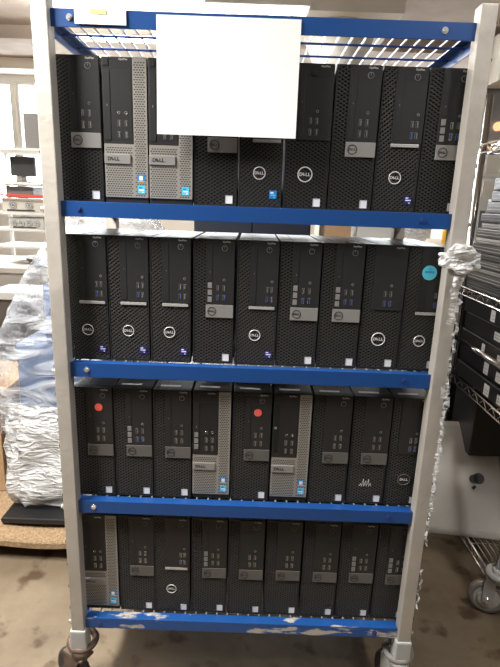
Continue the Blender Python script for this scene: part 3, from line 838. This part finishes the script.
# ------------------------------------------------------------------ behind the rack
cb = thing('metal_cabinet', 'dark blue steel cabinet directly behind the rack, seen above second row', 'cabinet', (-.02, 1.75, 0))
obj('body', bx(-.30, .30, -.25, .25, 0, 1.40, bev=.006), M['navy_cab'], cb)
for s_ in (-1, 1):
    dd = obj('door', bx(min(s_*.003, s_*.29), max(s_*.003, s_*.29), -.262, -.251, .05, 1.37, bev=.003), M['navy_cab'], cb)
    obj('handle', lambda bm: cyl(bm, (s_*.03, -.275, .75), (s_*.03, -.275, .90), .006, 8), M['chrome'], dd)
wb = thing('side_bench', 'wooden side bench behind the right half of the rack', 'bench', (.75, 1.75, 0))
obj('bench_top', bx(-.42, .55, -.25, .30, 1.13, 1.16, bev=.003), M['beam'], wb)
for x in (-.40, .51):
    for y in (-.23, .26): obj('leg', bx(x, x+.035, y, y+.035, 0, 1.129), M['midgrey'], wb)
tag(obj('carton', bx(.36, .50, 1.56, 1.78, 1.1605, 1.40, bev=.003), M['card']), 'small brown carton on the side bench behind the rack', 'carton')
tag(obj('metal_bin', bx(.54, .72, 1.60, 1.80, 1.1605, 1.34, bev=.006), M['ltgrey']), 'pale grey metal bin on the side bench behind the rack', 'bin')
def jar(bm):
    cyl(bm, (0, 0, 0), (0, 0, .13), .042, 24, 0); cyl(bm, (0, 0, .13), (0, 0, .150), .042, 24, 0, .030)
j = obj('plastic_jar', jar, M['yellow'], None, (1.03, 1.58, 1.1605)); tag(j, 'yellow plastic jar behind the rack beside the right post', 'jar')
obj('lid', lambda bm: cyl(bm, (0, 0, .1505), (0, 0, .172), .033, 24), M['dkgrey'], j)
tag(obj('plastic_bag', lambda bm: crumple(bm, (.86, 1.60, 1.20), .055, 3, .3, (1.0, .8, .75), 21), M['film_dense']), 'crumpled clear plastic bag left of the yellow jar', 'plastic bag')

# ------------------------------------------------------------------ wire cart at the right
cart = thing('wire_shelving_cart', 'chrome wire shelving cart on casters standing right of the rack', 'wire cart', (.836, .290, 0))
CL, CW = 1.15, .62
def wire_shelf(bm):
    # double perimeter rods with a zigzag, wires run front to back
    for z in (0, -.030):
        tube(bm, [(0, 0, z), (CL, 0, z), (CL, CW, z), (0, CW, z), (0, 0, z)], .0038 if z == 0 else .003, 6)
    def zig(p, q, n):
        p = Vector(p); q = Vector(q); pts = []
        for k in range(n*2+1): pts.append(p+(q-p)*k/(2*n)+Vector((0, 0, 0 if k % 2 == 0 else -.030)))
        tube(bm, pts, .0022, 5)
    zig((0, 0, 0), (0, CW, 0), 9); zig((0, 0, 0), (CL, 0, 0), 16); zig((0, CW, 0), (CL, CW, 0), 16)
    k = 1
    while k*.022 < CL: cyl(bm, (k*.022, 0, .0), (k*.022, CW, 0), .0019, 5); k += 1
    for y in (CW*.33, CW*.66): cyl(bm, (0, y, -.004), (CL, y, -.004), .003, 6)
for z in (1.575, 1.035, .675, .135):
    obj('wire_shelf', wire_shelf, M['chrome'], cart, (0, 0, z))
for x in (.012, CL-.012):
    for y in (.012, CW-.012):
        obj('post', lambda bm: cyl(bm, (0, 0, .17), (0, 0, 1.75), .0125, 14), M['chrome'], cart, (x, y, 0))
        c = obj('caster', lambda bm: (torus(bm, (0, 0, .160), (0, 0, 1), .032, .012, 24, 8, 0), cyl(bm, (0, 0, .13), (0, 0, .18), .02, 12, 0), box(bm, -.02, .035, -.020, .020, .128, .136, 0), [box(bm, .005, .04, s*.019-.0015, s*.019+.0015, .055, .13, 0) for s in (-1, 1)]), M['caster_grey'], cart, (x, y, 0), (0, 0, 2.75))
        obj('wheel', lambda bm: (torus(bm, (.024, 0, .0625), (0, 1, 0), .049, .0135, 28, 10, 0), cyl(bm, (.024, -.010, .0625), (.024, .010, .0625), .049, 26, 1), cyl(bm, (.024, -.016, .0625), (.024, .016, .0625), .030, 22, 1), cyl(bm, (.024, -.028, .0625), (.024, .028, .0625), .009, 10, 2)), [M['rubber_grey'], M['ltgrey'], M['bolt']], c)
obj('push_handle', lambda bm: tube(bm, [(-.005, CW-.02, .845), (-.030, CW-.05, .845), (-.030, .05, .845), (-.005, .02, .845)], .010, 12), M['chrome'], cart)

# black desktops lying in a stack on the second shelf of the cart, white labels facing the aisle
zz = .6795
for k in range(5):
    t = thing('flat_desktop', 'black desktop lying flat in the cart, %s of the stack of five' % ['lowest', 'second from bottom', 'middle one', 'second from top', 'topmost'][k], 'desktop computer', (.845+.010*(k % 2), .365, zz), 'black desktops lying on the middle cart shelf')
    obj('case', lambda bm: (box(bm, 0, .34, 0, .49, .002, .0645, 0, .003), box(bm, -.002, .0, .02, .47, .0625, .0640, 1)), [M['black_box'], M['midgrey']], t)
    for (a, b_, h0, h1) in (((.05, .10, .012, .045), (.19, .215, .008, .050)), ((.10, .15, .01, .045), (.24, .262, .008, .052), ), ((.06, .13, .012, .042), (.27, .285, .01, .05)), ((.02, .09, .01, .044), (.14, .20, .014, .044)), ((.05, .12, .012, .045), (.23, .25, .01, .05)))[k]:
        b_ = a+(b_-a)*1.6
        obj('label', lambda bm: (box(bm, -.0008, .001, a, b_, h0, h1, 0), [box(bm, -.0010, .0, a+.006, b_-.006, h0+.009+.011*q, h0+.0105+.011*q, 1) for q in range(2)]), [M['st_white'], M['midgrey']], t)
    zz += .066
# thin laptops and docks in a stack on the third shelf
zz = 1.0395
SPEC = [(0.032, 0.5, 'black_box', 0.0), (0.034, 0.51, 'dkgrey', 0.004), (0.02, 0.5, 'midgrey', 0.008), (0.03, 0.5, 'dkgrey', 0.0), (0.024, 0.49, 'black_box', 0.004), (0.034, 0.5, 'dkgrey', 0.008), (0.022, 0.47, 'midgrey', 0.0), (0.034, 0.48, 'dkgrey', 0.004), (0.022, 0.45, 'midgrey', 0.008), (0.034, 0.45, 'black_box', 0.0), (0.04, 0.42, 'dkgrey', 0.004), (0.04, 0.4, 'black_box', 0.008), (0.044, 0.38, 'dkgrey', 0.0), (0.04, 0.36, 'black_box', 0.004)]
names = ['lowest', 'second from bottom', 'third from bottom', 'fourth from bottom', 'fifth from bottom', 'sixth from bottom', 'seventh from bottom', 'seventh from top', 'sixth from top', 'fifth from top', 'fourth from top', 'third from top', 'second from top', 'topmost']
for k, (h, l, mt, dx) in enumerate(SPEC):
    t = thing('thin_computer', 'slim dark computer in the tall stack on the upper cart shelf, %s' % names[k], 'slim computer', (.845+dx, .375+dx*.4, zz), 'slim dark computers stacked on the upper cart shelf')
    obj('case', bx(0, .30, 0, l, 0, h-.001, bev=.004), M[mt], t)
    obj('seam', lambda bm: [box(bm, -.0008, .002, .012, l-.012, h*q, h*q+.0016, 0) for q in (.3, .62)], M['ltgrey'] if mt != 'black_box' else M['midgrey'], t)
    zz += h
# things on the top shelf of the cart: cartons
t = thing('storage_shelf', 'white shelf unit standing far behind the wire cart', 'shelf unit', (1.9, 2.6, 0))
for x in (-.55, .52): obj('side_panel', bx(x, x+.03, -.2, .2, 0, 1.60), M['white'], t)
for z in (.3, .7, 1.1, 1.58): obj('shelf', bx(-.519, .519, -.2, .2, z-.02, z), M['white'], t)
for k in range(7):
    tag(obj('file_box', lambda bm: (box(bm, 0, .060, 0, .2, 0, .30+.02*(k % 3), 0, .003), box(bm, .012, .048, -.0015, .001, .10, .24, 1)), [M['white'], M['midgrey']], None, (1.40+k*.068, 2.45, 1.1005)), 'white file box, %s from left on the far white shelf' % ['first', 'second', 'third', 'fourth', 'fifth', 'sixth', 'seventh'][k], 'file box', 'white file boxes on the far shelf')
# under the middle shelf of the cart
tag(obj('black_crate', bx(.86, 1.16, .66, .86, .4025, .63, bev=.006), M['black']), 'black box under the middle cart shelf, standing on a grey low case', 'box')
ao = thing('all_in_one_computer', 'silver all-in-one computer leaning in the bottom of the wire cart, back facing out', 'computer', (.965, .500, .1425), None, (math.radians(-36), math.radians(-3), math.radians(-12)))
def shell(bm):
    n, m, w, h = 20, 16, .37, .44
    rows = []
    for s in (0, 1):
        g = []
        for j in range(m+1):
            r = []
            for i in range(n+1):
                u = i/n*2-1; v = j/m*2-1
                bul = .030*max(0, 1-u*u)*max(0, 1-v*v)
                r.append(bm.verts.new((u*w/2-w/2, (-bul if s == 0 else .008), h*j/m)))
            g.append(r)
        rows.append(g)
    for s in (0, 1):
        for j in range(m):
            for i in range(n):
                f = bm.faces.new((rows[s][j][i], rows[s][j][i+1], rows[s][j+1][i+1], rows[s][j+1][i])); f.smooth = True
    for j in range(m):
        for i in (0, n): bm.faces.new((rows[0][j][i], rows[0][j+1][i], rows[1][j+1][i], rows[1][j][i]))
    for i in range(n):
        for j in (0, m): bm.faces.new((rows[0][j][i], rows[0][j][i+1], rows[1][j][i+1], rows[1][j][i]))
obj('back_shell', shell, M['alu'], ao)
def fruit(bm):
    cyl(bm, (0, 0, 0), (0, -.0012, 0), .021, 20)
    cyl(bm, (.018, 0, .004), (.018, -.0012, .004), .017, 20)
    cyl(bm, (.014, 0, .030), (.024, -.0012, .040), .0055, 8)
obj('emblem', fruit, M['black'], ao, (-.085, -.0262, .215), (0, PI, 0))
tag(obj('grey_case', bx(.70, 1.5, .735, .865, .1395, .40, bev=.006), M['midgrey']), 'low grey case behind the silver all-in-one in the cart', 'case')

dc = thing('added_dark_cabinet', 'added wide black cabinet darkening the space behind the wire cart', 'cabinet', (1.40, 1.22, 0))  # invented black body, put in to keep the space behind the cart dark
obj('body', bx(-.72, .70, -.18, .18, .0, 1.02, bev=.005), M['black'], dc)
for k in range(3): obj('door', bx(-.70+k*.463, -.70+k*.463+.455, -.192, -.181, .06, 1.0, bev=.003), M['black_box'], dc)

# duct and partition at the far right
struct('trim_4', bx(2.86, 6.0, 5.45, 5.88, 2.87, 3.42), M['beam'])
struct('wall_partition', bx(2.70, 6.0, 5.9, 6.0, 2.12, ZC), mat('partition_grey', (.30, .31, .33), .35))
for i, (x, z) in enumerate(((3.12, 2.42), (3.08, 2.19), (3.9, 2.3))):
    t = tag(obj('amber_lamp', lambda bm: cyl(bm, (0, 0, 0), (0, -.04, 0), .055, 20), M['amber'], None, (x, 5.898, z)), 'round amber lamp on the grey partition, %s' % ['upper', 'lower', 'rightmost'][i], 'lamp', 'amber lamps on the grey partition')

# ------------------------------------------------------------------ world, camera, view
wd = bpy.data.worlds.new('sky'); S.world = wd; wd.use_nodes = True
wd.node_tree.nodes['Background'].inputs[0].default_value = (.93, .97, 1., 1)
wd.node_tree.nodes['Background'].inputs[1].default_value = 12.0

cam = bpy.data.cameras.new('camera'); co = bpy.data.objects.new('camera', cam); C.objects.link(co)
yaw, pit, rol = 3e-4, -.2523, .0351
f = Vector((math.sin(yaw)*math.cos(pit), math.cos(yaw)*math.cos(pit), math.sin(pit)))
r = Vector((math.cos(yaw), -math.sin(yaw), 0)); u = r.cross(f)
r2 = r*math.cos(rol)+u*math.sin(rol); u2 = -r*math.sin(rol)+u*math.cos(rol)
mt = Matrix((r2, u2, -f)).transposed().to_4x4(); mt.translation = (-.0132, -1.1242, 1.3267)
co.matrix_world = mt
cam.sensor_fit = 'VERTICAL'; cam.sensor_height = 36; cam.lens = 36*500/667; cam.clip_start = .02
S.camera = co
S.view_settings.view_transform = 'Standard'; S.view_settings.look = 'None'
S.view_settings.exposure = 0.; S.view_settings.gamma = 1; S.view_settings.use_curve_mapping = False
